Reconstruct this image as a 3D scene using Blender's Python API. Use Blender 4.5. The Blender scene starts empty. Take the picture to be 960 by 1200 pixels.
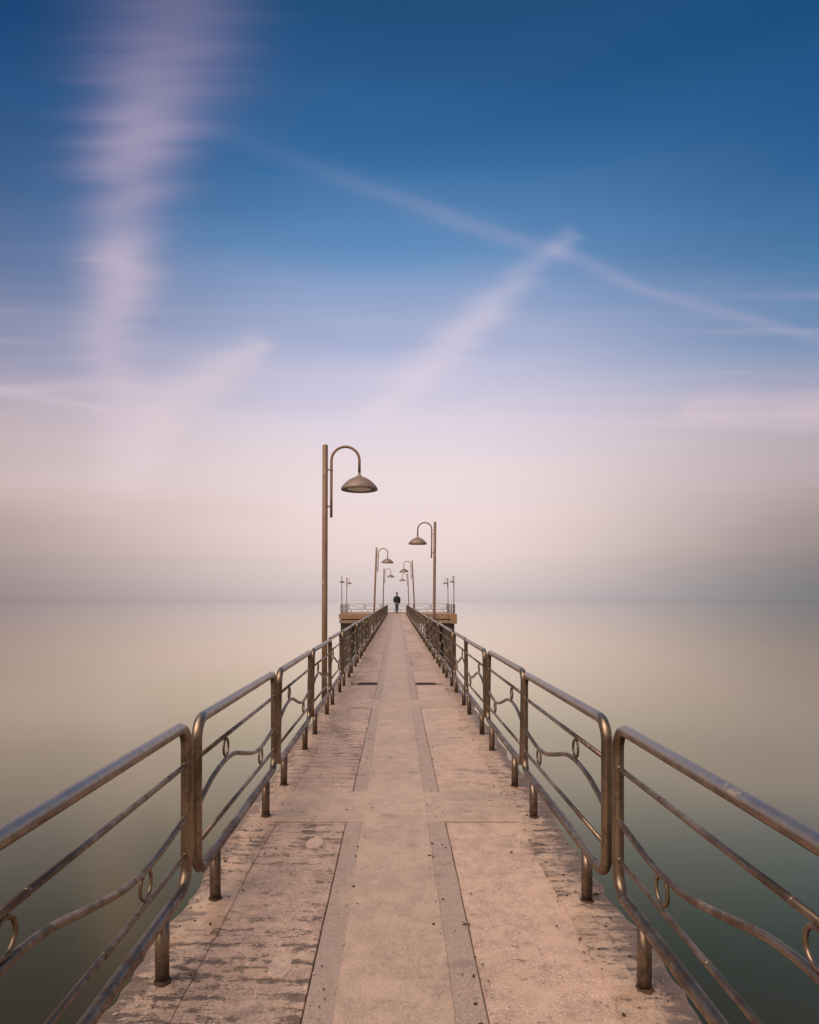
import bpy, bmesh, math, random
from mathutils import Vector, Matrix
random.seed(7)
R = math.radians
sc = bpy.context.scene
COL = sc.collection

# ------------------------------------------------------------------ camera
F_PX, W_PX, VPX, HZ, CAM_H = 760.0, 960.0, 465.0, 702.0, 1.30
cam = bpy.data.cameras.new("camera")
cam.sensor_fit = 'HORIZONTAL'
cam.sensor_width = 36.0
cam.lens = 36.0 * F_PX / W_PX
cam.shift_x = (480 - VPX) / W_PX
cam.shift_y = (HZ - 600) / W_PX
cam.clip_start = 0.05
cam.clip_end = 60000
co = bpy.data.objects.new("camera", cam)
COL.objects.link(co)
co.location = (0, 0, CAM_H)
co.rotation_euler = (R(90), 0, 0)
sc.camera = co
sc.cycles.max_bounces = 5
sc.cycles.diffuse_bounces = 2
sc.cycles.glossy_bounces = 3
sc.cycles.adaptive_threshold = 0.015
sc.view_settings.view_transform = 'Standard'
sc.view_settings.look = 'None'
sc.view_settings.exposure = 0
sc.view_settings.gamma = 1
sc.view_settings.use_curve_mapping = False

def s2l(c):
    c = c / 255.0
    return c / 12.92 if c <= 0.04045 else ((c + 0.055) / 1.055) ** 2.4
def rgb(r, g, b):
    return (s2l(r), s2l(g), s2l(b), 1)

# ------------------------------------------------------------------ node expression helper
class NT:
    def __init__(s, tree):
        s.t = tree; s.n = tree.nodes; s.l = tree.links
    def node(s, typ, **kw):
        n = s.n.new(typ)
        for k, v in kw.items(): setattr(n, k, v)
        return n
    def put(s, sock, v):
        if isinstance(v, E): v = v.s
        if isinstance(v, (int, float)):
            try: sock.default_value = v
            except TypeError: sock.default_value = (v, v, v)
        elif isinstance(v, tuple):
            sock.default_value = v
        else: s.l.new(v, sock)
    def m(s, op, *a, clamp=False):
        n = s.node('ShaderNodeMath', operation=op); n.use_clamp = clamp
        for i, v in enumerate(a): s.put(n.inputs[i], v)
        return E(s, n.outputs[0])
    def xyz(s, x, y, z):
        n = s.node('ShaderNodeCombineXYZ')
        for i, v in enumerate((x, y, z)): s.put(n.inputs[i], v)
        return n.outputs[0]
    def noise(s, vec, scale=1.0, detail=3.0, rough=0.5, dist=0.0):
        n = s.node('ShaderNodeTexNoise')
        s.put(n.inputs['Vector'], vec)
        n.inputs['Scale'].default_value = scale
        n.inputs['Detail'].default_value = detail
        n.inputs['Roughness'].default_value = rough
        n.inputs['Distortion'].default_value = dist
        return E(s, n.outputs['Fac'])
    def ss(s, v, a, b, to0=0.0, to1=1.0):
        n = s.node('ShaderNodeMapRange', interpolation_type='SMOOTHSTEP')
        s.put(n.inputs['Value'], v)
        n.inputs['From Min'].default_value = a; n.inputs['From Max'].default_value = b
        n.inputs['To Min'].default_value = to0; n.inputs['To Max'].default_value = to1
        return E(s, n.outputs['Result'])
    def mix(s, f, a, b, blend='MIX'):
        n = s.node('ShaderNodeMix', data_type='RGBA', blend_type=blend)
        s.put(n.inputs[0], f); s.put(n.inputs[6], a); s.put(n.inputs[7], b)
        return n.outputs[2]
    def ramp(s, v, stops, interp='LINEAR'):
        n = s.node('ShaderNodeValToRGB')
        cr = n.color_ramp; cr.interpolation = interp
        while len(cr.elements) > 1: cr.elements.remove(cr.elements[-1])
        cr.elements[0].position = stops[0][0]; cr.elements[0].color = stops[0][1]
        for p, c in stops[1:]:
            e = cr.elements.new(p); e.color = c
        s.put(n.inputs[0], v)
        return n.outputs[0]
class E:
    def __init__(s, nt, sock): s.nt = nt; s.s = sock
    def __add__(s, o): return s.nt.m('ADD', s, o)
    def __radd__(s, o): return s.nt.m('ADD', o, s)
    def __sub__(s, o): return s.nt.m('SUBTRACT', s, o)
    def __rsub__(s, o): return s.nt.m('SUBTRACT', o, s)
    def __mul__(s, o): return s.nt.m('MULTIPLY', s, o)
    def __rmul__(s, o): return s.nt.m('MULTIPLY', o, s)
    def __truediv__(s, o): return s.nt.m('DIVIDE', s, o)

# ------------------------------------------------------------------ sky
SUN_EL, SUN_AZ = 56.0, 222.0        # azimuth clockwise from +Y (view direction): behind the camera, a little left
world = bpy.data.worlds.new("World")
sc.world = world
world.cycles.sampling_method = 'NONE'
world.use_nodes = True
t = NT(world.node_tree)
bg = world.node_tree.nodes['Background']
tc = t.node('ShaderNodeTexCoord')
sep = t.node('ShaderNodeSeparateXYZ'); t.l.new(tc.outputs['Generated'], sep.inputs[0])
X, Y, Z = (E(t, sep.outputs[i]) for i in range(3))
az = t.m('ARCTAN2', X, Y)
el = t.m('ARCSINE', Z)
eld = el * (180 / math.pi)
azd = az * (180 / math.pi)
def azel(px, py):
    dx = (px - VPX) / F_PX; dz = (HZ - py) / F_PX
    return math.degrees(math.atan(dx)), math.degrees(math.atan(dz / math.hypot(1, dx)))
CENT = [(0,(206,192,194)),(0.9,(214,199,198)),(3.9,(234,213,208)),(7.6,(240,220,218)),(11.3,(236,220,222)),(14.9,(224,213,226)),(18.4,(202,198,221)),
        (21.7,(170,179,212)),(27.9,(104,145,192)),(33.5,(60,112,163)),(38.4,(40,88,138)),(43,(30,78,122)),(49,(46,78,116)),(60,(84,98,124)),(90,(140,132,138))]
LEFT = [(0,(144,130,132)),(3.3,(158,140,138)),(6.5,(184,163,160)),(9.6,(198,178,177)),(12.7,(192,174,177)),(15.7,(166,158,178)),(18.6,(136,140,170)),
        (24.1,(90,112,152)),(29.2,(58,90,136)),(33.8,(40,78,126)),(38,(22,64,112)),(45,(34,66,108)),(60,(84,98,124)),(90,(140,132,138))]
RIGHT = [(0,(117,118,122)),(0.8,(116,116,120)),(3.3,(134,124,124)),(6.5,(166,149,148)),(9.6,(180,164,168)),(12.7,(178,168,178)),(15.7,(150,157,184)),(18.6,(112,142,180)),
        (24.1,(68,118,164)),(29.2,(42,94,145)),(33.8,(33,84,134)),(38,(22,76,124)),(45,(34,74,114)),(60,(84,98,124)),(90,(140,132,138))]
BACK = [(0,(120,102,92)),(8,(140,118,106)),(20,(170,150,146)),(35,(190,170,168)),(60,(180,160,156)),(90,(140,132,138))]
# soft banding of the whole sky (long drifting cloud streaks)
v1 = t.noise(t.xyz(azd * 0.03, eld * 0.22, 0.0), 1.0, 1.0, 0.5)
elw = eld + (v1 - 0.5) * 3.5
elw = t.m('MAXIMUM', elw * t.ss(eld, 0.0, 6.0) + eld * (1.0 - t.ss(eld, 0.0, 6.0)), 0.0)
f = elw / 90.0
def rp(tab): return t.ramp(f, [(a / 90.0, rgb(*c)) for a, c in tab])
tl = t.ss(azd * -1.0, 2.0, 40.0)
tr = t.ss(azd, 4.0, 39.0)
colr = t.mix(tl, rp(CENT), rp(LEFT))
colr = t.mix(tr, colr, rp(RIGHT))
tb = t.ss(t.m('ABSOLUTE', azd), 60.0, 130.0)
colr = t.mix(tb, colr, rp(BACK))
# drifting streak clouds: a flat cloud layer seen in perspective, so its coordinates are direction ratios x/y and z/y
Yc = t.m('MAXIMUM', Y, 0.06)
gx = (X / Yc) * 7.6
gy = (Z / Yc) * 7.6
front = t.ss(Y, 0.08, 0.30)
w1 = t.noise(t.xyz(gx * 0.10, gy * 3.4, 11.0), 1.0, 3.0, 0.5)
w2 = t.noise(t.xyz(gx * 0.55 + 3.0, gy * 3.2, 5.0), 1.0, 2.0, 0.5)
ax = gx + (w1 - 0.5) * 0.95
ax_s = gx + (w1 - 0.5) * 0.6
ey = gy + (w2 - 0.5) * 0.12
def guv(px, py): return (px - VPX) / 100.0, (HZ - py) / 100.0
def capsule(p0, p1, wd, AX, EY, taper=None):
    (a0, e0), (a1, e1) = guv(*p0), guv(*p1)
    dx, dy = a1 - a0, e1 - e0
    L2 = dx * dx + dy * dy
    px = AX - a0; py = EY - e0
    h = t.m('MULTIPLY', px * dx + py * dy, 1.0 / L2, clamp=True)
    qx = px - h * dx; qy = py - h * dy
    d2 = qx * qx + qy * qy
    if taper is None: taper = wd
    wdt = h * (taper - wd) + wd
    return t.m('EXPONENT', (d2 / (wdt * wdt)) * -1.0)
def polyline(pts, wds, AX, EY):
    m = None
    for i in range(len(pts) - 1):
        c = capsule(pts[i], pts[i + 1], wds[i], AX, EY, wds[i + 1])
        m = c if m is None else t.m('MAXIMUM', m, c)
    return m
MAUVE, PINK, WHITE = rgb(176, 158, 188), rgb(226, 204, 210), rgb(232, 216, 226)
def cloud(mask, amount, color):
    global colr
    colr = t.mix(mask * amount, colr, color)
brk = t.ss(w2, 0.25, 0.70, 0.78, 1.0) * front
cloud(polyline([(240, -90), (195, 60), (165, 150)], [.66, .80, .64], ax, gy) * brk * (1.0 - t.ss(gy, 6.4, 7.6) * 0.45), 0.44, MAUVE)
cloud(polyline([(165, 150), (145, 260), (138, 330)], [.50, .44, .44], ax_s, gy) * brk, 0.44, rgb(198, 178, 202))
cloud(polyline([(140, 310), (125, 390), (160, 520)], [.36, .34, .42], ax_s, gy) * brk, 0.40, rgb(222, 200, 212))
cloud(polyline([(150, 545), (205, 470), (300, 412)], [.42, .32, .20], ax_s, gy) * front, 0.42, rgb(232, 212, 216))
cloud(polyline([(668, 275), (610, 325), (545, 390), (450, 480)], [.10, .18, .24, .24], ax_s, gy) * brk * (1.0 - t.ss(gy, 2.9, 4.2) * 0.72), 0.50, WHITE)
cloud(polyline([(240, 150), (520, 252), (660, 300)], [.12, .12, .12], gx, ey) * t.ss(gx, -2.4, 1.4, 0.10, 1.0) * front, 0.155, rgb(205, 190, 214))
cloud(polyline([(650, 290), (760, 342), (990, 405)], [.11, .075, .08], gx, ey) * front, 0.15, rgb(214, 198, 218))
cloud(polyline([(-60, 453), (50, 466), (125, 480)], [.07, .075, .03], gx, gy) * front, 0.26, PINK)
cloud(polyline([(820, 478), (1040, 478)], [.14, .30], ax_s, ey) * brk, 0.58, rgb(218, 196, 204))
cloud(polyline([(600, 474), (860, 468)], [.06, .13], ax_s, ey) * front, 0.20, rgb(216, 198, 210))
cloud(polyline([(0, 575), (330, 600)], [.14, .12], ax_s, ey) * front, 0.20, rgb(222, 188, 184))
wb = t.ss(t.noise(t.xyz(gx * 0.22 + 20.0, gy * 2.6, 9.0), 1.0, 3.0, 0.55), 0.48, 0.74) * t.ss(eld, 3.0, 11.0) * (1.0 - t.ss(eld, 17.0, 27.0)) * front
cloud(wb, 0.26, rgb(228, 206, 212))
sky = t.node('ShaderNodeTexSky', sky_type='NISHITA')
sky.sun_disc = False
sky.sun_elevation = R(SUN_EL); sky.sun_rotation = R(SUN_AZ)
sky.air_density = 1.0; sky.dust_density = 1.0
nis = t.mix(1.0, sky.outputs[0], (0.10, 0.10, 0.10, 1), 'MULTIPLY')
colr = t.mix(0.02, colr, nis)
t.l.new(colr, bg.inputs['Color'])
bg.inputs['Strength'].default_value = 1.0

sun = bpy.data.lights.new("sun", 'SUN')
sun.energy = 3.3; sun.angle = R(58); sun.color = (1.0, 0.78, 0.60)
so = bpy.data.objects.new("sun", sun); COL.objects.link(so)
sd = Vector((math.sin(R(SUN_AZ)) * math.cos(R(SUN_EL)), math.cos(R(SUN_AZ)) * math.cos(R(SUN_EL)), math.sin(R(SUN_EL))))
so.rotation_euler = sd.to_track_quat('Z', 'Y').to_euler()
so.location = sd * 30

# ------------------------------------------------------------------ materials
def newmat(name):
    m = bpy.data.materials.new(name); m.use_nodes = True
    nt = NT(m.node_tree); b = m.node_tree.nodes['Principled BSDF']
    g = nt.node('ShaderNodeNewGeometry')
    sp = nt.node('ShaderNodeSeparateXYZ'); nt.l.new(g.outputs['Position'], sp.inputs[0])
    P = g.outputs['Position']
    return m, nt, b, P, [E(nt, sp.outputs[i]) for i in range(3)]
def bump(nt, b, h, dist=0.002, strength=1.0):
    n = nt.node('ShaderNodeBump'); n.inputs['Distance'].default_value = dist; n.inputs['Strength'].default_value = strength
    nt.put(n.inputs['Height'], h); nt.l.new(n.outputs[0], b.inputs['Normal'])

def t_exp(nt, x, y, cx, cy, rx, ry):
    a = (x - cx) / rx; b = (y - cy) / ry
    return nt.m('EXPONENT', (a * a + b * b) * -1.0)
def concrete(name, base, alt, grit=0.5, streak=0.3, streak_thr=0.60, pebble=0.0, rust=0.0, spec=0.5, rough=0.62, blot=True):
    m, nt, b, P, (x, y, z) = newmat(name)
    big = nt.noise(P, 1.3, 4, 0.6)
    med = nt.noise(P, 9.0, 5, 0.65)
    fine = nt.noise(P, 120.0, 4, 0.7)
    vfine = nt.noise(P, 420.0, 2, 0.6)
    c = nt.mix(nt.ss(big * 0.5 + med * 0.5, 0.36, 0.64), base, alt)
    mot = nt.noise(nt.xyz(x * 1.0, y * 0.7, z), 42.0, 5, 0.80)
    c = nt.mix(nt.ss(mot, 0.42, 0.60) * nt.ss(med, 0.38, 0.60, 0.15, 1.0) * (0.75 if pebble or name == 'margin_concrete' else 0.40), c, nt.mix(1.0, c, (0.70, 0.66, 0.63, 1), 'MULTIPLY'))
    c = nt.mix(nt.ss(fine, 0.42, 0.60) * nt.ss(big * 0.5 + med * 0.5, 0.40, 0.60, 0.55, 1.0) * (grit + 0.22), c, nt.mix(1.0, c, (0.50, 0.46, 0.44, 1), 'MULTIPLY'))
    c = nt.mix(nt.ss(vfine, 0.54, 0.66) * (0.30 + pebble * 0.5), c, (0.60, 0.48, 0.42, 1))
    if pebble:
        vo = nt.node('ShaderNodeTexVoronoi'); vo.inputs['Scale'].default_value = 62.0
        nt.l.new(P, vo.inputs['Vector'])
        vs = nt.node('ShaderNodeSeparateColor'); nt.l.new(vo.outputs['Color'], vs.inputs[0])
        r1, r2 = E(nt, vs.outputs[0]), E(nt, vs.outputs[1])
        inside = 1.0 - nt.ss(E(nt, vo.outputs['Distance']), 0.22, 0.42)
        c = nt.mix(inside * nt.ss(r1, 0.80, 0.92) * pebble, c, (0.70, 0.58, 0.50, 1))
        c = nt.mix(inside * nt.ss(r2, 0.84, 0.94) * pebble, c, (0.20, 0.15, 0.12, 1))
    hgt = fine * 0.6 + med * 0.6 + mot * 0.8
    if streak:
        warp = (nt.noise(nt.xyz(x * 2.4, y * 3.0, z), 1.0, 3, 0.6) - 0.5) * 0.05
        yy = y + warp
        bars = nt.m('ABSOLUTE', nt.m('FRACT', yy * 9.2) - 0.5)        # line of corrosion every ~11 cm
        line = 1.0 - nt.ss(bars, 0.0, 0.30)
        st = nt.noise(nt.xyz(x * 7.5, yy * 26.0, 1.0), 1.0, 5, 0.76)
        patch = nt.noise(nt.xyz(x * 2.6, y * 0.8, 4.0), 1.0, 3, 0.6)
        fld = st * 0.75 + line * 0.06 + patch * 0.42 + (mot - 0.5) * 0.30 + (fine - 0.5) * 0.22
        if name == 'worn_aggregate_panel':
            def spot(cx, cy, rx, ry, a):
                return t_exp(nt, x, y, cx, cy, rx, ry) * a
            fld = fld + spot(-0.50, 2.42, 0.20, 0.30, 0.060) + spot(-0.50, 3.45, 0.22, 0.22, 0.05) + spot(-0.6, 6.3, 0.25, 0.9, 0.05) + spot(-0.6, 14.0, 0.3, 1.3, 0.05)
        s1 = nt.ss(fld, streak_thr, streak_thr + 0.09)
        c = nt.mix(nt.ss(fld, streak_thr - 0.08, streak_thr + 0.03) * streak * 0.40, c, (0.22, 0.15, 0.11, 1))
        c = nt.mix(s1 * streak, c, (0.055, 0.036, 0.028, 1))
        hgt = hgt - s1 * 2.2
    if blot:
        bl = nt.ss(nt.noise(nt.xyz(x * 2.6, y * 4.2, 8.0), 1.0, 5, 0.66), 0.57, 0.70)
        c = nt.mix(bl * 0.60, c, (0.16, 0.120, 0.10, 1))
        sand = nt.ss(nt.noise(nt.xyz(x * 3.1, y * 2.0, 30.0), 1.0, 4, 0.66), 0.55, 0.68)
        c = nt.mix(sand * 0.35, c, (0.55, 0.42, 0.30, 1))
        sp2 = nt.ss(nt.noise(P, 38.0, 3, 0.62) + (big - 0.5) * 0.25, 0.66, 0.73)
        c = nt.mix(sp2 * 0.7, c, (0.07, 0.05, 0.045, 1))
    if name == 'margin_concrete':
        en = nt.noise(nt.xyz(x * 9.0, y * 14.0, 2.0), 1.0, 5, 0.7)
        em = nt.ss(nt.m('ABSOLUTE', x) + (en - 0.5) * 0.60, 0.83, 0.90)
        c = nt.mix(em * 0.75, c, (0.085, 0.060, 0.045, 1))
        hgt = hgt - em * 1.5
    if rust:
        ru = nt.ss(nt.noise(P, 5.0, 4, 0.62), 0.52, 0.66)
        c = nt.mix(ru * rust, c, (0.33, 0.16, 0.07, 1))
    nt.put(b.inputs['Base Color'], c)
    b.inputs['Roughness'].default_value = rough
    b.inputs['Specular IOR Level'].default_value = spec
    b.inputs['Sheen Weight'].default_value = 0.25; b.inputs['Sheen Roughness'].default_value = 0.45; b.inputs['Sheen Tint'].default_value = (1.0, 0.80, 0.68, 1)
    bump(nt, b, hgt, 0.004, 0.9)
    return m
M_SLAB = concrete("margin_concrete", (0.60, 0.43, 0.31, 1), (0.42, 0.31, 0.235, 1), 0.45, 0.95, 0.650, rust=0.32, spec=0.7, rough=0.52)
M_CENTRE = concrete("centre_concrete", (0.55, 0.405, 0.315, 1), (0.44, 0.33, 0.26, 1), 0.40, 0.7, 0.785, spec=0.7, rough=0.50)
M_BAND = concrete("band_concrete", (0.37, 0.29, 0.245, 1), (0.44, 0.335, 0.27, 1), 0.5, 0.0, 0.8, spec=0.7, rough=0.52)
M_CROSS = concrete("cross_concrete", (0.54, 0.40, 0.31, 1), (0.42, 0.32, 0.25, 1), 0.45, 0.8, 0.72, spec=0.7, rough=0.50)
M_PANEL = concrete("aggregate_panel", (0.64, 0.455, 0.355, 1), (0.52, 0.375, 0.295, 1), 0.6, 0.35, 0.735, pebble=0.7, spec=0.7, rough=0.52)
M_PANEL_W = concrete("worn_aggregate_panel", (0.60, 0.43, 0.33, 1), (0.43, 0.315, 0.25, 1), 0.6, 0.9, 0.665, pebble=0.65, rust=0.20, spec=0.7, rough=0.52)
M_BED = concrete("joint_bed", (0.13, 0.10, 0.08, 1), (0.20, 0.15, 0.12, 1), 0.3, 0.0, blot=False)
M_OCHRE = concrete("ochre_fascia", (0.37, 0.235, 0.14, 1), (0.27, 0.165, 0.10, 1), 0.3, 0.4, 0.7, rust=0.3)
M_BEAM = concrete("beam_concrete", (0.34, 0.27, 0.22, 1), (0.26, 0.20, 0.16, 1), 0.3, 0.5, 0.68)
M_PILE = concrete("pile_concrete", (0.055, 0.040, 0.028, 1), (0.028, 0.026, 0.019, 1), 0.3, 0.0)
M_PATCH = concrete("pale_patch", (0.60, 0.45, 0.37, 1), (0.46, 0.35, 0.30, 1), 0.6, 0.0, blot=True)

def metal(name, c1, c2, metallic, rlo, rhi, rustz=True, rustamt=0.35, alt_tone=False):
    m, nt, b, P, (x, y, z) = newmat(name)
    n1 = nt.noise(P, 6.0, 5, 0.65); n2 = nt.noise(P, 45.0, 4, 0.7); n3 = nt.noise(nt.xyz(x * 30.0, y * 14.0, z * 7.0), 1.0, 3, 0.6)
    c = nt.mix(nt.ss(n1 * 0.4 + n3 * 0.35 + n2 * 0.25, 0.42, 0.58), c1, c2)
    spots = nt.ss(n2 + (n1 - 0.5) * 0.5, 0.60, 0.70)
    c = nt.mix(spots * 0.8, c, (0.055, 0.035, 0.025, 1))
    ru = nt.ss(n1 * 0.5 + n2 * 0.5, 0.54, 0.64)
    c = nt.mix(ru * rustamt, c, (0.20, 0.085, 0.035, 1))
    if alt_tone: c = nt.mix(nt.ss(z, 0.815, 0.838) * nt.ss(n1, 0.25, 0.60, 0.45, 1.0), c, (0.44, 0.38, 0.33, 1))  # handrail colour turns paler and greyer towards its top
    met = metallic - spots * 0.4
    if rustz:
        low = 1.0 - nt.ss(z + (n3 - 0.5) * 0.20, 0.0, 0.16)
        low = low * nt.ss(n2 * 0.5 + n3 * 0.5, 0.34, 0.52)
        c = nt.mix(low * 0.9, c, (0.03, 0.018, 0.012, 1))
        met = met - low * 0.6
    nt.put(b.inputs['Base Color'], c)
    nt.put(b.inputs['Metallic'], nt.m('MAXIMUM', met, 0.0))
    nt.put(b.inputs['Roughness'], nt.ss(n1 * 0.5 + n2 * 0.5, 0.3, 0.7, rlo, rhi) + spots * 0.15)
    bump(nt, b, n2 * 0.4 + n3 * 0.5, 0.0004, 0.5)
    return m
M_RAIL = metal("bronzed_steel", (0.27, 0.205, 0.150, 1), (0.13, 0.095, 0.068, 1), 0.92, 0.27, 0.50, rustamt=0.40, alt_tone=True)
M_POLE = metal("lamp_pole_paint", (0.30, 0.20, 0.145, 1), (0.24, 0.155, 0.11, 1), 0.35, 0.42, 0.6, rustamt=0.25)
M_SHADE = metal("lamp_shade_paint", (0.25, 0.195, 0.17, 1), (0.235, 0.18, 0.155, 1), 0.2, 0.45, 0.6, rustz=False, rustamt=0.15)
M_RUST = metal("rusted_foot", (0.03, 0.018, 0.012, 1), (0.075, 0.04, 0.022, 1), 0.1, 0.7, 0.9, rustz=False, rustamt=0.6)
M_GRATE = metal("grate_iron", (0.05, 0.03, 0.022, 1), (0.08, 0.045, 0.03, 1), 0.2, 0.6, 0.8, rustz=False)
def plain(name, c, rough=0.6, metallic=0.0, nscale=30.0, var=0.25):
    m, nt, b, P, _ = newmat(name)
    n = nt.noise(P, nscale, 4, 0.6)
    d = tuple(v * (1 - var) for v in c[:3]) + (1,)
    nt.put(b.inputs['Base Color'], nt.mix(nt.ss(n, 0.35, 0.65), c, d))
    b.inputs['Roughness'].default_value = rough; b.inputs['Metallic'].default_value = metallic
    return m
M_LENS = plain("lamp_lens", (0.80, 0.79, 0.76, 1), 0.4, var=0.05)
M_INNER = plain("shade_inside", (0.22, 0.19, 0.17, 1), 0.6, var=0.1)
M_DARK = plain("dark_rubber", (0.02, 0.018, 0.018, 1), 0.6)
M_TAG = plain("pale_tag", (0.62, 0.55, 0.50, 1), 0.5)
M_SKIN = plain("skin", (0.45, 0.26, 0.19, 1), 0.55)
M_HAIR = plain("hair", (0.012, 0.010, 0.010, 1), 0.6)
M_JACKET = plain("black_jacket", (0.010, 0.014, 0.027, 1), 0.75, var=0.4)
M_SHIRT = plain("grey_shirt", (0.36, 0.40, 0.47, 1), 0.85)
M_JEANS = plain("blue_jeans", (0.07, 0.11, 0.20, 1), 0.85, nscale=8.0, var=0.55)
M_SHOE = plain("dark_shoes", (0.035, 0.02, 0.015, 1), 0.6)

def water_mat():
    m, nt, b, P, (x, y, z) = newmat("calm_sea")
    m.node_tree.nodes.remove(b)
    c = nt.mix(nt.ss(x, -4.0, 5.0), (0.036, 0.031, 0.019, 1), (0.033, 0.035, 0.028, 1))
    d = nt.node('ShaderNodeBsdfDiffuse'); nt.put(d.inputs['Color'], c)
    gl = nt.node('ShaderNodeBsdfGlossy'); gl.inputs['Roughness'].default_value = 0.13
    rip = nt.noise(nt.xyz(x * 0.8, y * 5.5, 0.0), 1.0, 2, 0.55)
    lw = nt.node('ShaderNodeLayerWeight'); lw.inputs['Blend'].default_value = 0.5
    nt.put(gl.inputs['Roughness'], nt.ss(1.0 - E(nt, lw.outputs['Facing']), 0.0, 0.2, 0.04, 0.12))
    bp = nt.node('ShaderNodeBump'); bp.inputs['Distance'].default_value = 0.003; bp.inputs['Strength'].default_value = 0.4
    nt.put(bp.inputs['Height'], rip); nt.l.new(bp.outputs[0], gl.inputs['Normal'])
    nt.l.new(nt.ramp(1.0 - E(nt, lw.outputs['Facing']), [(0, (1.0, 0.99, 0.985, 1)), (0.02, (0.99, 0.965, 0.935, 1)), (0.06, (1, 0.96, 0.87, 1)), (0.13, (1, 0.97, 0.79, 1)), (0.22, (1, 0.95, 0.68, 1)), (0.4, (1, 0.85, 0.45, 1)), (1, (1, 0.85, 0.42, 1))]), gl.inputs['Color'])
    fr = nt.ramp(1.0 - E(nt, lw.outputs['Facing']), [(v, (k, k, k, 1)) for v, k in
        ((0, 1), (0.03, 0.99), (0.07, 0.90), (0.12, 0.76), (0.2, 0.54), (0.26, 0.45), (0.36, 0.28), (0.45, 0.13), (0.55, 0.04), (1, 0.02))])
    mx = nt.node('ShaderNodeMixShader'); nt.put(mx.inputs[0], fr)
    nt.l.new(d.outputs[0], mx.inputs[1]); nt.l.new(gl.outputs[0], mx.inputs[2])
    out = [n for n in m.node_tree.nodes if n.type == 'OUTPUT_MATERIAL'][0]
    nt.l.new(mx.outputs[0], out.inputs['Surface'])
    return m
M_WATER = water_mat()

# ------------------------------------------------------------------ mesh helpers
def link(name, bm, mat, parent=None, loc=(0, 0, 0), smooth=True):
    me = bpy.data.meshes.new(name)
    bmesh.ops.recalc_face_normals(bm, faces=bm.faces[:])
    bm.to_mesh(me); bm.free()
    if smooth:
        for p in me.polygons: p.use_smooth = True
    me.materials.append(mat)
    o = bpy.data.objects.new(name, me); COL.objects.link(o)
    o.location = loc
    if parent: o.parent = parent
    return o
def empty(name, loc=(0, 0, 0), rot=(0, 0, 0)):
    o = bpy.data.objects.new(name, None); COL.objects.link(o)
    o.empty_display_size = 0.1
    o.location = loc; o.rotation_euler = rot
    return o
def tag(o, label, cat, group=None, kind=None):
    if label: o['label'] = label
    if cat: o['category'] = cat
    if group: o['group'] = group
    if kind: o['kind'] = kind
    return o
def copy_tree(o, parent=None):
    c = o.copy(); COL.objects.link(c); c.parent = parent
    for ch in list(o.children): copy_tree(ch, c)
    return c
def tube(bm, pts, r, seg=16, closed=False, cap=True):
    pts = [Vector(p) for p in pts]; n = len(pts)
    rad = r if isinstance(r, (list, tuple)) else [r] * n
    rings = []; nrm = None
    for i, p in enumerate(pts):
        if closed: tg = (pts[(i + 1) % n] - pts[i - 1]).normalized()
        elif i == 0: tg = (pts[1] - pts[0]).normalized()
        elif i == n - 1: tg = (pts[-1] - pts[-2]).normalized()
        else: tg = (pts[i + 1] - pts[i - 1]).normalized()
        if nrm is None:
            a = Vector((1, 0, 0)) if abs(tg.x) < 0.9 else Vector((0, 0, 1))
            nrm = (a - tg * a.dot(tg)).normalized()
        else: nrm = (nrm - tg * nrm.dot(tg)).normalized()
        bn = tg.cross(nrm)
        rings.append([bm.verts.new(p + (nrm * math.cos(2 * math.pi * k / seg) + bn * math.sin(2 * math.pi * k / seg)) * rad[i]) for k in range(seg)])
    m = n if closed else n - 1
    for i in range(m):
        A, B = rings[i], rings[(i + 1) % n]
        for k in range(seg): bm.faces.new((A[k], A[(k + 1) % seg], B[(k + 1) % seg], B[k]))
    if not closed and cap:
        bm.faces.new(rings[0][::-1]); bm.faces.new(rings[-1])
def lathe(bm, prof, seg=32, c=(0, 0, 0)):
    rings = []
    for r, z in prof:
        if r < 1e-5: rings.append([bm.verts.new((c[0], c[1], c[2] + z))])
        else: rings.append([bm.verts.new((c[0] + r * math.cos(2 * math.pi * k / seg), c[1] + r * math.sin(2 * math.pi * k / seg), c[2] + z)) for k in range(seg)])
    for A, B in zip(rings, rings[1:]):
        for k in range(seg):
            k2 = (k + 1) % seg
            if len(A) == 1 and len(B) == 1: continue
            if len(A) == 1: bm.faces.new((A[0], B[k2], B[k]))
            elif len(B) == 1: bm.faces.new((A[k], A[k2], B[0]))
            else: bm.faces.new((A[k], A[k2], B[k2], B[k]))
def box(bm, x0, x1, y0, y1, z0, z1):
    v = [bm.verts.new((x, y, z)) for z in (z0, z1) for y in (y0, y1) for x in (x0, x1)]
    for f in ((0, 1, 3, 2), (4, 6, 7, 5), (0, 4, 5, 1), (2, 3, 7, 6), (0, 2, 6, 4), (1, 5, 7, 3)):
        bm.faces.new([v[i] for i in f])
def catmull(P, k=6):
    out = []
    Q = [P[0]] + list(P) + [P[-1]]
    for i in range(1, len(Q) - 2):
        a, b, c, d = (Vector(q) for q in Q[i - 1:i + 3])
        for j in range(k):
            s = j / k
            out.append(0.5 * ((2 * b) + (c - a) * s + (2 * a - 5 * b + 4 * c - d) * s * s + (3 * b - a - 3 * c + d) * s ** 3))
    out.append(Vector(P[-1]))
    return out

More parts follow.
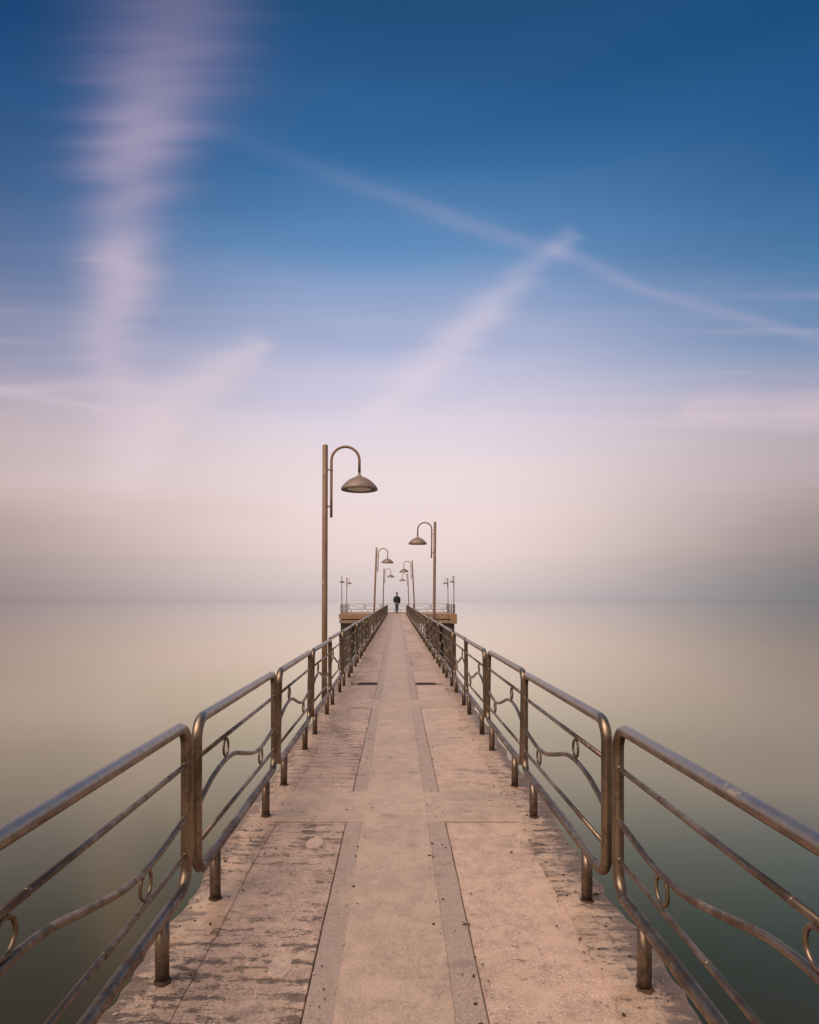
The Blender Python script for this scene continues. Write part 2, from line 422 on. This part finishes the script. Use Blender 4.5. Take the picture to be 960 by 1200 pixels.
# ------------------------------------------------------------------ sea
SEA = -3.0
bm = bmesh.new()
ys = [-400, -60, -10, 0, 10, 30, 80, 200, 600, 2000, 8000, 30000]
xs = [-30000, -6000, -1000, -200, -40, -8, 8, 40, 200, 1000, 6000, 30000]
g = [[bm.verts.new((x, y, SEA)) for x in xs] for y in ys]
for i in range(len(ys) - 1):
    for j in range(len(xs) - 1): bm.faces.new((g[i][j], g[i][j + 1], g[i + 1][j + 1], g[i + 1][j]))
sea = link("sea", bm, M_WATER)
tag(sea, "calm olive grey sea smoothed by a long exposure", None, kind='structure')

# ------------------------------------------------------------------ walkway
PL0 = 56.0                    # where the wider platform begins
XL, XR = -0.915, 0.94
walk = empty("pier_walkway")
tag(walk, "long narrow concrete walkway of the pier", None, kind='structure')
def edge(side, y):
    base = XL if side < 0 else XR
    w = 0.012 * math.sin(y * 3.1 + side) + 0.010 * math.sin(y * 7.7 + 2 * side) + random.uniform(-0.013, 0.011)
    return base + w
# bed slab (dark joint bottoms)
bm = bmesh.new(); box(bm, -0.80, 0.80, -3.0, PL0, -0.32, -0.028)
link("deck_slab", bm, M_BED, walk, smooth=False)
# rough outer margins, ragged outer edge
def margin(side):
    bm = bmesh.new()
    inner0 = -0.702 if side < 0 else 0.709
    y = -3.0; rows = []
    while y < PL0 + 0.001:
        e = edge(side, y)
        inner = inner0 + 0.005 * math.sin(y * 1.7 + side) + 0.004 * math.sin(y * 5.3) + random.uniform(-0.003, 0.003)
        row = []
        for k, fx in enumerate((0, 0.25, 0.5, 0.75, 0.93, 1.0)):
            x = inner + (e - inner) * fx
            z = -0.0005 + random.uniform(-0.0012, 0.0012) - (0.003 if fx == 0 else 0) - (0.006 if fx == 1.0 else 0)
            row.append(bm.verts.new((x, y, z)))
        row.append(bm.verts.new((e + side * random.uniform(-0.012, 0.004), y, -0.07)))
        row.append(bm.verts.new((e - side * 0.005, y, -0.34)))
        row.append(bm.verts.new((inner0, y, -0.34)))
        rows.append(row)
        y += 0.06 if y < 12 else 0.25
    for a, b in zip(rows, rows[1:]):
        for i in range(len(a)):
            j = (i + 1) % len(a)
            bm.faces.new((a[i], a[j], b[j], b[i]))
    bm.faces.new(rows[0]); bm.faces.new(rows[-1])
    o = link("deck_margin", bm, M_SLAB, walk, smooth=False)
    for p in o.data.polygons: p.use_smooth = True
    o.data.set_sharp_from_angle(angle=R(35)) if hasattr(o.data, 'set_sharp_from_angle') else None
margin(-1); margin(1)
def slabpiece(name, x0, x1, y0, y1, ztop, mat, wob=0.0025, bev=0.003):
    bm = bmesh.new()
    n = max(2, int((y1 - y0) / 0.12)); k = max(2, int((x1 - x0) / 0.12))
    per = [(x0 + (x1 - x0) * i / k, y0) for i in range(k)] + [(x1, y0 + (y1 - y0) * i / n) for i in range(n)] + \
          [(x1 - (x1 - x0) * i / k, y1) for i in range(k)] + [(x0, y1 - (y1 - y0) * i / n) for i in range(n)]
    cx, cy = (x0 + x1) / 2, (y0 + y1) / 2
    top, mid, bot = [], [], []
    for (x, y) in per:
        sx = (1 if x < cx else -1); sy = (1 if y < cy else -1)
        jx = random.uniform(0, wob) * (sx if (x in (x0, x1)) else 0); jy = random.uniform(0, wob) * (sy if (y in (y0, y1)) else 0)
        ix = sx * bev if x in (x0, x1) else 0; iy = sy * bev if y in (y0, y1) else 0
        top.append(bm.verts.new((x + jx + ix, y + jy + iy, ztop)))
        mid.append(bm.verts.new((x + jx, y + jy, ztop - bev)))
        bot.append(bm.verts.new((x + jx, y + jy, ztop - 0.04)))
    bm.faces.new(top)
    for A, B in ((top, mid), (mid, bot)):
        for i in range(len(A)):
            j = (i + 1) % len(A); bm.faces.new((A[i], A[j], B[j], B[i]))
    return link(name, bm, mat, walk, smooth=False)
JT = 0.003
MOD = 4.0
for side in (-1, 1):
    xi, xo = (-0.2975, -0.76) if side < 0 else (0.2875, 0.77)
    bi, bo = (-0.185, -0.2945) if side < 0 else (0.170, 0.2845)
    k = -1
    while True:
        y0 = 0.4 + MOD * k; y1 = min(y0 + 3.4, PL0)
        if y0 > PL0 - 0.5: break
        a, b_ = sorted((xi, xo))
        alt_tone = side < 0 or k in (3, 6, 9)
        tilt = random.uniform(-0.002, 0.002)
        mat = M_PANEL_W if alt_tone else M_PANEL
        if k == 2:   # panels broken by the drain slot
            slabpiece("paving_panel", a, b_, y0, 9.86, -0.008, mat); slabpiece("paving_panel", a, b_, 10.14, y1, -0.008, mat)
        else:
            slabpiece("paving_panel", a, b_, y0 + JT, y1 - JT, -0.008 + tilt, mat)
        a, b_ = sorted((bi, bo))
        slabpiece("border_strip", a, b_, y0 + JT, y1 - 0.001, -0.003, M_BAND)
        if y1 < PL0:
            a, b_ = sorted((bi if False else (-0.185 if side < 0 else 0.17), -0.74 if side < 0 else 0.75))
            slabpiece("cross_slab", a, b_, y1 + 0.001, min(y1 + 0.6, PL0) - 0.010, -0.0012, M_CROSS)
        k += 1
slabpiece("centre_strip", -0.2015, 0.1845, -3.0, PL0, 0.0012, M_CENTRE, wob=0.006, bev=0.002)
# pale repair patches on the near left panel
for (px, py, rx, ry) in ((-0.415, 2.30, 0.042, 0.072), (-0.44, 3.47, 0.045, 0.085)):
    bm = bmesh.new(); n = 22
    ring = [bm.verts.new((px + rx * math.cos(2 * math.pi * i / n) * random.uniform(0.85, 1.1), py + ry * math.sin(2 * math.pi * i / n) * random.uniform(0.85, 1.1), -0.0045)) for i in range(n)]
    low = [bm.verts.new((v.co.x, v.co.y, -0.012)) for v in ring]
    bm.faces.new(ring)
    for i in range(n): bm.faces.new((ring[i], ring[(i + 1) % n], low[(i + 1) % n], low[i]))
    link("mortar_patch", bm, M_PATCH, walk, smooth=False)
# concrete crumbs and rust flakes along the deteriorating edges
def crumbs(name, mat, n, label):
    bm = bmesh.new()
    for _ in range(n):
        side = random.choice((-1, 1)); y = 1.2 + 14 * random.random() ** 1.6
        if random.random() < 0.6: x = side * (0.93 - abs(random.gauss(0, 0.10)))
        else: x = side * random.choice((0.29, 0.20, 0.71)) + random.gauss(0, 0.03)
        if x < -0.89 or x > 0.91: continue
        r = random.uniform(0.0015, 0.0055) * (1.6 if random.random() < 0.08 else 1)
        ret = bmesh.ops.create_icosphere(bm, subdivisions=1, radius=r, matrix=Matrix.Translation((x, y, r * 0.25 + 0.0005)) @ Matrix.Rotation(random.uniform(0, 6.28), 4, 'Z') @ Matrix.Diagonal((random.uniform(0.8, 2.2), random.uniform(0.7, 1.2), random.uniform(0.35, 0.8), 1)))
        for v in ret['verts']: v.co += Vector((random.uniform(-.25, .25), random.uniform(-.25, .25), random.uniform(-.15, .15))) * r
    o = link(name, bm, mat, None, smooth=False)
    tag(o, label, None, kind='stuff')
crumbs("rust_crumbs", M_RUST, 900, "dark rust flakes and dirt crumbs scattered along the walkway edges")
crumbs("concrete_crumbs", M_PATCH, 700, "pale concrete crumbs and grit scattered along the walkway edges")
# drain grates
for s, (a, b_) in ((-1, (-0.60, -0.305)), (1, (0.305, 0.60))):
    gr = empty("drain_grate", ((a + b_) / 2, 10.0, -0.01))
    tag(gr, "rusty iron drain slot across the %s paving strip, ahead of the first lamp" % ("left" if s < 0 else "right"), "drain grate", "drain slots in the walkway")
    w = (b_ - a) / 2
    bm = bmesh.new()
    box(bm, -w, w, -0.13, -0.11, -0.012, 0.006); box(bm, -w, w, 0.11, 0.13, -0.012, 0.006)
    box(bm, -w, -w + 0.02, -0.11, 0.11, -0.012, 0.006); box(bm, w - 0.02, w, -0.11, 0.11, -0.012, 0.006)
    link("grate_frame", bm, M_GRATE, gr, smooth=False)
    bm = bmesh.new()
    x = -w + 0.035
    while x < w - 0.03:
        box(bm, x, x + 0.010, -0.11, 0.11, -0.012, 0.003); x += 0.026
    link("grate_bars", bm, M_GRATE, gr, smooth=False)
# cross beams and piles below the walkway
for i in range(7):
    y = 4.0 + i * 8.6
    if y > PL0 - 1: break
    bm = bmesh.new(); box(bm, -0.86, 0.88, y - 0.25, y + 0.25, -0.80, -0.345)
    link("cross_beam", bm, M_BEAM, walk, smooth=False)
    for x in (-0.55, 0.55):
        bm = bmesh.new(); lathe(bm, [(0.2, -6.0), (0.2, -0.803)], 20, (x, y, 0))
        link("pile", bm, M_PILE, walk)

# ------------------------------------------------------------------ platform
PX0, PX1, PY1 = -5.0, 5.18, 66.0
plat = empty("pier_platform", (0, PL0, 0))
tag(plat, "wide raised concrete platform on thick piles at the end of the pier", None, kind='structure')
def pbox(name, x0, x1, y0, y1, z0, z1, mat, bev=0.02):
    bm = bmesh.new(); box(bm, x0, x1, y0 - PL0, y1 - PL0, z0, z1)
    if bev: bmesh.ops.bevel(bm, geom=bm.edges[:], offset=bev, segments=2, affect='EDGES')
    return link(name, bm, mat, plat, smooth=False)
pbox("platform_deck", PX0, PX1, PL0 + 0.003, PY1, -0.43, -0.001, M_OCHRE)
pbox("beam_and_shade_strip", PX0 + 0.14, PX1 - 0.14, PL0 + 0.14, PY1 - 0.14, -0.52, -0.433, M_PILE, 0)  # near-black recessed strip paints the shadow line between deck and beam
pbox("beam_and_shade_strip", PX0 + 0.02, PX1 - 0.02, PL0 + 0.03, PY1 - 0.03, -0.80, -0.523, M_BEAM)
pbox("corner_pier", PX1 - 0.55, PX1 + 0.03, PL0 - 0.03, PL0 + 0.4, -0.83, 0.004, M_OCHRE)
for y in (PL0 + 0.75, PL0 + 4.9, PY1 - 0.9):
    for x in (-4.45, -3.15, 3.28, 4.6):
        w = 0.42
        pbox("pile", x - w, x + w, y - w, y + w, -6.0, -0.803, M_PILE, 0.03)

# ------------------------------------------------------------------ railing panels
PL = 1.72; G = 0.066; ZT, ZB = 0.822, 0.213; RT = 0.0213
def make_panel(PL, RT=RT):
    root = empty("railing_panel")
    y0, y1 = G, PL - G; rc = 0.085
    pts = []
    for (cy, cz, a0) in ((y1 - rc, ZT - rc, 0), (y0 + rc, ZT - rc, 90), (y0 + rc, ZB + rc, 180), (y1 - rc, ZB + rc, 270)):
        for i in range(9):
            a = R(a0 + i * 90 / 8)
            pts.append((0, cy + rc * math.cos(a), cz + rc * math.sin(a)))
    bm = bmesh.new(); tube(bm, pts, RT, 18, closed=True)
    link("frame", bm, M_RAIL, root)
    for z in (0.672, 0.332):
        bm = bmesh.new(); tube(bm, [(0, y0, z), (0, y1, z)], 0.0100, 12)
        for yy in (y0 + 0.0225, y1 - 0.0225):
            tube(bm, [(0, yy - 0.004, z), (0, yy - 0.002, z), (0, yy + 0.002, z), (0, yy + 0.004, z)], [0.011, 0.0128, 0.0128, 0.011], 12)
        for yy in ((0.58, 1.24) if z > 0.5 else (0.95,)):
            tube(bm, [(0, yy * PL / 1.72 - 0.004, z), (0, yy * PL / 1.72 + 0.004, z)], 0.0108, 12)
        link("straight_rail", bm, M_RAIL, root)
    k = PL / 1.72
    wp = [(0, G, .472), (0, .16 * k, .505), (0, .31 * k, .543), (0, .50 * k, .561), (0, .67 * k, .548), (0, .86 * k, .502), (0, 1.07 * k, .455),
          (0, 1.25 * k, .440), (0, 1.42 * k, .450), (0, 1.56 * k, .466), (0, PL - G, .480)]
    bm = bmesh.new(); tube(bm, catmull(wp, 5), 0.0112, 12)
    link("wavy_rail", bm, M_RAIL, root)
    for (yy, zz, rr) in ((.50 * k, .6165, .0400), (1.25 * k, .3935, .0445)):
        bm = bmesh.new()
        tube(bm, [(0, yy + rr * math.cos(2 * math.pi * i / 28), zz + rr * math.sin(2 * math.pi * i / 28)) for i in range(28)], 0.0060, 10, closed=True)
        link("ring", bm, M_RAIL, root)
    for yy in (0.325, PL - 0.325):
        bm = bmesh.new(); tube(bm, [(0, yy, -0.02), (0, yy, 0.1), (0, yy, ZB - 0.006)], 0.0235, 16)
        lg = link("leg", bm, M_RAIL, root)
        bm = bmesh.new(); n = 18
        top = [bm.verts.new((0.0245 * math.cos(2 * math.pi * i / n), yy + 0.0245 * math.sin(2 * math.pi * i / n), 0.006 + random.uniform(-.003, .007))) for i in range(n)]
        bot = [bm.verts.new(((0.030 + random.uniform(-.004, .011)) * math.cos(2 * math.pi * i / n), yy + (0.030 + random.uniform(-.004, .011)) * math.sin(2 * math.pi * i / n), -0.005)) for i in range(n)]
        bm.faces.new(top)
        for i in range(n): bm.faces.new((top[i], top[(i + 1) % n], bot[(i + 1) % n], bot[i]))
        link("foot", bm, M_RUST, lg)
    return root
ORD = ["first","second","third","fourth","fifth","sixth","seventh","eighth","ninth","tenth","eleventh","twelfth","thirteenth","fourteenth","fifteenth","sixteenth",
       "seventeenth","eighteenth","nineteenth","twentieth"] + ["twenty-" + w for w in ("first","second","third","fourth","fifth","sixth","seventh","eighth","ninth")] + \
      ["thirtieth", "thirty-first", "thirty-second"]
proto = make_panel(PL)
J0 = 2.48
first = True
lamp_after = {}
for side in (-1, 1):
    for i in range(32):
        o = proto if first else copy_tree(proto); first = False
        y = J0 - PL + i * PL + (0.012 if side < 0 else -0.008) + (random.uniform(-0.012, 0.012) if i > 1 else 0) + ((0.035 if side < 0 else 0.015) if i == 0 else 0)
        o.location = (-0.789 if side < 0 else 0.822, y, 0)
        o.rotation_euler = (R(random.uniform(-0.15, 0.15)), R(random.uniform(-1.0, 1.0) if i > 1 else 0), R(random.uniform(-0.3, 0.3)))
        sd_ = "left" if side < 0 else "right"
        if i == 0: lb = "bronzed tube railing panel nearest the camera on the %s edge, cut by the frame" % sd_
        elif i == 31: lb = "last railing panel of the %s edge, joining the end platform" % sd_
        else: lb = "bronzed tube railing panel on the %s edge, %s from the camera" % (sd_, ORD[i])
        tag(o, lb, "railing panel", "railing panels along the walkway")
# platform railing: far edge and two sides
NB = 6; LB = (PX1 - PX0 - 0.16) / NB
pb = make_panel(LB, 0.027)
for i in range(NB):
    o = pb if i == 0 else copy_tree(pb)
    o.location = (PX0 + 0.08 + i * LB, PY1 - 0.12, 0); o.rotation_euler = (0, 0, R(-90))
    lb = ["railing panel at the far left corner of the end platform", "platform far-edge railing panel, second from the left corner", "platform far-edge railing panel just left of the person",
          "platform far-edge railing panel just right of the person", "platform far-edge railing panel, second from the right corner", "railing panel at the far right corner of the end platform"][i]
    tag(o, lb, "railing panel", "railing panels round the platform")
NS = 5; LS = (PY1 - 0.2 - (PL0 + 0.9)) / NS
ps = make_panel(LS, 0.027)
fs = True
for s, x in (("left", PX0 + 0.07), ("right", PX1 - 0.07)):
    for i in range(NS):
        o = ps if fs else copy_tree(ps); fs = False
        o.location = (x, PL0 + 0.9 + i * LS, 0)
        tag(o, "platform side railing panel on the %s edge, %s from its near corner" % (s, ORD[i]), "railing panel", "railing panels round the platform")

# ------------------------------------------------------------------ street lamps
def make_lamp(base_z=-0.30, bracket=True):
    """arm points to +X, pole stands on the local origin, top at 3.35"""
    root = empty("street_lamp")
    bm = bmesh.new()
    tube(bm, [(0, 0, base_z), (0, 0, 1.2), (0, 0, 3.335), (0, 0, 3.35)], [0.0375, 0.0375, 0.0365, 0.030], 20)
    for z in (1.45,): tube(bm, [(0, 0, z - .006), (0, 0, z + .006)], 0.0395, 20)
    link("pole", bm, M_POLE, root)
    arc = [(0.083, 0, 2.385), (0.083, 0, 2.7), (0.083, 0, 3.06), (0.083, 0, 3.14)]
    cx, rr, cz = 0.083 + 0.186, 0.186, 3.14
    for i in range(1, 19):
        a = math.pi - math.pi * i / 18
        arc.append((cx + rr * math.cos(a), 0, cz + rr * math.sin(a)))
    arc.append((cx + rr, 0, 3.02))
    bm = bmesh.new(); tube(bm, arc, 0.0180, 14)
    arm = link("arm", bm, M_POLE, root)
    bm = bmesh.new(); tube(bm, [(0.083, 0, 3.00), (0.083, 0, 3.03)], 0.020, 14)
    for z in (3.02, 2.53): tube(bm, [(0.028, 0, z), (0.075, 0, z)], 0.010, 10)
    link("bracket", bm, M_POLE, arm)
    hx = cx + rr
    bm = bmesh.new(); tube(bm, [(hx, 0, 2.985), (hx, 0, 3.022)], 0.019, 14)
    link("collar", bm, M_DARK, arm)
    bm = bmesh.new()
    lathe(bm, [(0.016, 2.995), (0.017, 2.965), (0.024, 2.945), (0.045, 2.928), (0.085, 2.912), (0.13, 2.888), (0.175, 2.854), (0.212, 2.818), (0.236, 2.787), (0.244, 2.770),
               (0.243, 2.750), (0.232, 2.746), (0.222, 2.752)], 40, (hx, 0, 0))
    sh = link("lamp_shade", bm, M_SHADE, root)
    bm = bmesh.new()
    lathe(bm, [(0.2225, 2.7525), (0.19, 2.79), (0.165, 2.80)], 40, (hx, 0, 0))
    link("shade_lining", bm, M_INNER, sh)
    bm = bmesh.new()
    lathe(bm, [(0.165, 2.80), (0.165, 2.762), (0.12, 2.752), (0.06, 2.747), (0, 2.746)], 32, (hx, 0, 0))
    link("lens", bm, M_LENS, sh)
    if bracket:
        bm = bmesh.new()
        for z in (-0.07, -0.24): box(bm, 0.02, 0.085, -0.035, 0.035, z - 0.03, z + 0.03)
        link("mounting_plate", bm, M_RUST, root, smooth=False)
    else:
        bm = bmesh.new(); lathe(bm, [(0.0, 0.02), (0.10, 0.02), (0.105, 0.0), (0.105, -0.01)], 24)
        link("base_plate", bm, M_RUST, root)
    return root
lamp = make_lamp()
# (side, base x, depth, lean of the top towards +X in metres, label)
LAMPS = [(-1, -0.962, 8.62, 0.012, "tallest looking lamp, nearest the camera, standing outside the left railing"),
         (1, 0.985, 17.2, 0.03, "nearest lamp of the right row, its shade hanging to the left"),
         (-1, -0.93, 25.8, 0.13, "leaning lamp outside the left railing, second of the left row"),
         (1, 0.985, 34.4, -0.17, "leaning lamp outside the right railing, second of the right row"),
         (-1, -0.93, 43.0, 0.09, "third and farthest lamp of the left row along the walkway"),
         (1, 0.99, 51.6, -0.11, "third and farthest lamp of the right row along the walkway")]
for i, (s, x, y, lean, lb) in enumerate(LAMPS):
    o = lamp if i == 0 else copy_tree(lamp)
    o.location = (x, y, 0)
    o.rotation_mode = 'XYZ'
    tilt = math.atan(lean / 3.35)
    o.rotation_euler = (0, tilt if s < 0 else -tilt, 0) if s < 0 else (0, -tilt, R(180))
    tag(o, "brown steel " + lb, "street lamp", "lamps along the walkway")
bm = bmesh.new(); box(bm, -0.040, -0.012, -0.0405, -0.020, 0, 0.035)
tg = link("tag_plate", bm, M_TAG, lamp, loc=(0.0, 0, 1.5), smooth=False)
plamp = make_lamp(0.0, False)
PL_L = [(-4.86, 57.4, 92, "lamp at the near left corner of the end platform, its arm turned away"), (-4.86, 63.0, -52, "lamp on the left side of the end platform, its shade pointing inward"),
        (5.06, 57.4, 245, "lamp at the near right corner of the end platform"), (4.98, 63.0, 228, "lamp on the right side of the end platform, farther from the camera")]
for i, (x, y, a, lb) in enumerate(PL_L):
    o = plamp if i == 0 else copy_tree(plamp)
    o.location = (x, y, 0); o.rotation_euler = (0, 0, R(a))
    tag(o, "brown steel " + lb, "street lamp", "lamps on the platform")

# ------------------------------------------------------------------ person, seen from behind
def skin(name, verts, edges, radii, mat, parent=None, roots=(0,), sub=2, loc=(0, 0, 0)):
    me = bpy.data.meshes.new(name); me.from_pydata(verts, edges, []); me.update()
    o = bpy.data.objects.new(name, me); COL.objects.link(o); o.location = loc
    me.materials.append(mat)
    sk = o.modifiers.new("skin", 'SKIN'); sk.use_smooth_shade = True
    for i, r in enumerate(radii):
        d = me.skin_vertices[0].data[i]
        d.radius = r if isinstance(r, tuple) else (r, r); d.use_root = i in roots
    if sub:
        ss = o.modifiers.new("sub", 'SUBSURF'); ss.levels = sub; ss.render_levels = sub
    if parent: o.parent = parent
    return o
S = 1.9 / 1.8
def sc_(v): return [(a * S, b * S, c * S) for a, b, c in v]
PLOC = (0.015, 58.0, 0.0)
V, Ed, Rd = [], [], []
def chain(pts, rads, start=None):
    prev = start
    first_i = len(V)
    for p, r in zip(pts, rads):
        V.append(tuple(q * S for q in p)); Rd.append((r * S, r * S) if not isinstance(r, tuple) else (r[0] * S, r[1] * S))
        if prev is not None: Ed.append((prev, len(V) - 1))
        prev = len(V) - 1
    return prev
pel = chain([(0, 0, 0.95)], [(0.15, 0.10)])
chest = chain([(0, 0, 1.12), (0, 0.0, 1.32), (0, 0.0, 1.42)], [(0.135, 0.09), (0.15, 0.10), (0.10, 0.07)], pel)
chain([(0, 0.005, 1.50), (0, 0.015, 1.56)], [0.055, 0.055], chest)
neck = len(V) - 1
chain([(0, 0.02, 1.63), (0, 0.02, 1.71), (0, 0.02, 1.76)], [(0.070, 0.085), (0.078, 0.095), (0.05, 0.06)], neck)
# legs
for s, fy in ((-1, 0.03), (1, -0.01)):
    chain([(s * 0.078, 0, 0.86), (s * 0.072, 0.02, 0.50), (s * 0.062, fy * 0.5, 0.28), (s * 0.058, fy - 0.02, 0.09), (s * 0.062, fy + 0.12, 0.035)], [0.075, 0.055, 0.05, 0.038, 0.03], pel)
# arms: left hand in the pocket, right arm hanging with a little bend
cl = 3
chain([(-0.17, 0, 1.40), (-0.25, -0.02, 1.14), (-0.20, 0.05, 1.0)], [0.055, 0.042, 0.032], cl)
rh = chain([(0.17, 0, 1.40), (0.25, -0.02, 1.13), (0.235, 0.06, 0.90), (0.23, 0.08, 0.84)], [0.055, 0.042, 0.03, 0.034], cl)
roots = [0]
for k, (dx, ln) in enumerate(((-0.02, 0.075), (-0.007, 0.085), (0.007, 0.08), (0.02, 0.065))):
    roots.append(len(V))
    chain([(0.23 + dx * 0.4, 0.085 + dx, 0.83), (0.23, 0.09 + dx, 0.79), (0.225, 0.10 + dx, 0.79 - ln * 0.5)], [0.009, 0.0085, 0.007])
roots.append(len(V)); chain([(0.215, 0.10, 0.86), (0.195, 0.115, 0.82), (0.19, 0.12, 0.79)], [0.011, 0.010, 0.008])
person = skin("person", V, Ed, Rd, M_SKIN, None, roots, 2, PLOC)
tag(person, "lone person in black jacket and blue jeans, seen from behind at the walkway's far end", "person")
# face features (turned away from the camera): nose and ears
bm = bmesh.new()
for s in (-1, 1):
    bmesh.ops.create_uvsphere(bm, u_segments=10, v_segments=8, radius=0.03 * S, matrix=Matrix.Translation((s * 0.082 * S, 0.02 * S, 1.665 * S)) @ Matrix.Diagonal((0.35, 0.7, 1.1, 1)))
link("ears", bm, M_SKIN, person)
bm = bmesh.new(); bmesh.ops.create_cone(bm, segments=10, radius1=0.02 * S, radius2=0.008 * S, depth=0.05 * S, cap_ends=True, matrix=Matrix.Translation((0, 0.118 * S, 1.665 * S)) @ Matrix.Rotation(R(-12), 4, 'X'))
link("nose", bm, M_SKIN, person)
# hair cap
bm = bmesh.new(); bmesh.ops.create_uvsphere(bm, u_segments=24, v_segments=16, radius=0.1 * S, matrix=Matrix.Translation((0, 0.008 * S, 1.725 * S)) @ Matrix.Diagonal((0.93, 1.12, 0.95, 1)))
bmesh.ops.delete(bm, geom=[v for v in bm.verts if v.co.z < 1.66 * S + max(0, v.co.y) * 0.6], context='VERTS')
link("hair", bm, M_HAIR, person)
def loft(bm, rings, n=24):
    R_ = [[bm.verts.new((rx * math.cos(2 * math.pi * k / n) * S, (cy + ry * math.sin(2 * math.pi * k / n)) * S, z * S)) for k in range(n)] for z, rx, ry, cy in rings]
    for A, B in zip(R_, R_[1:]):
        for k in range(n): bm.faces.new((A[k], A[(k + 1) % n], B[(k + 1) % n], B[k]))
    bm.faces.new(R_[0][::-1]); bm.faces.new(R_[-1])
bm = bmesh.new()
loft(bm, [(0.905, 0.185, 0.130, 0), (0.92, 0.200, 0.142, 0), (1.00, 0.205, 0.145, 0), (1.12, 0.198, 0.140, 0), (1.27, 0.212, 0.145, 0), (1.37, 0.215, 0.135, 0),
          (1.43, 0.185, 0.115, 0), (1.475, 0.115, 0.090, 0), (1.50, 0.075, 0.078, 0), (1.545, 0.070, 0.078, 0.008)])
for sx, ex, wx, wz in ((-1, -0.262, -0.205, 0.955), (1, 0.255, 0.245, 0.90)):
    tube(bm, [(sx * 0.165 * S, 0, 1.405 * S), (sx * 0.205 * S, 0, 1.34 * S), ((sx * 0.235) * S, -0.01 * S, 1.24 * S), (ex * S, -0.02 * S, 1.13 * S), ((ex * 0.55 + wx * 0.45) * S, 0.01 * S, 1.05 * S), (wx * S, 0.05 * S, wz * S)],
         [0.070 * S, 0.073 * S, 0.066 * S, 0.060 * S, 0.055 * S, 0.046 * S], 14)
link("jacket", bm, M_JACKET, person)
bm = bmesh.new(); loft(bm, [(0.850, 0.180, 0.125, 0), (0.86, 0.184, 0.128, 0), (0.93, 0.182, 0.126, 0), (0.96, 0.17, 0.12, 0)])
link("shirt_hem", bm, M_SHIRT, person)
tv = sc_([(0, 0, 0.90), (-0.078, 0, 0.76), (-0.070, 0.02, 0.50), (-0.062, 0.015, 0.28), (-0.058, 0.01, 0.08),
          (0.078, 0, 0.76), (0.072, 0.02, 0.50), (0.062, -0.01, 0.28), (0.058, -0.03, 0.08)])
skin("jeans", tv, [(0, 1), (1, 2), (2, 3), (3, 4), (0, 5), (5, 6), (6, 7), (7, 8)],
     [(.14 * S, .11 * S), .098 * S, .080 * S, .066 * S, .056 * S, .098 * S, .080 * S, .066 * S, .056 * S], M_JEANS, person)
for s, fy in ((-1, 0.03), (1, -0.01)):
    shv = sc_([(s * 0.060, fy - 0.05, 0.045), (s * 0.064, fy + 0.06, 0.040), (s * 0.07, fy + 0.16, 0.032)])
    skin("shoe", shv, [(0, 1), (1, 2)], [(.045 * S, .045 * S), (.045 * S, .040 * S), (.035 * S, .026 * S)], M_SHOE, person)
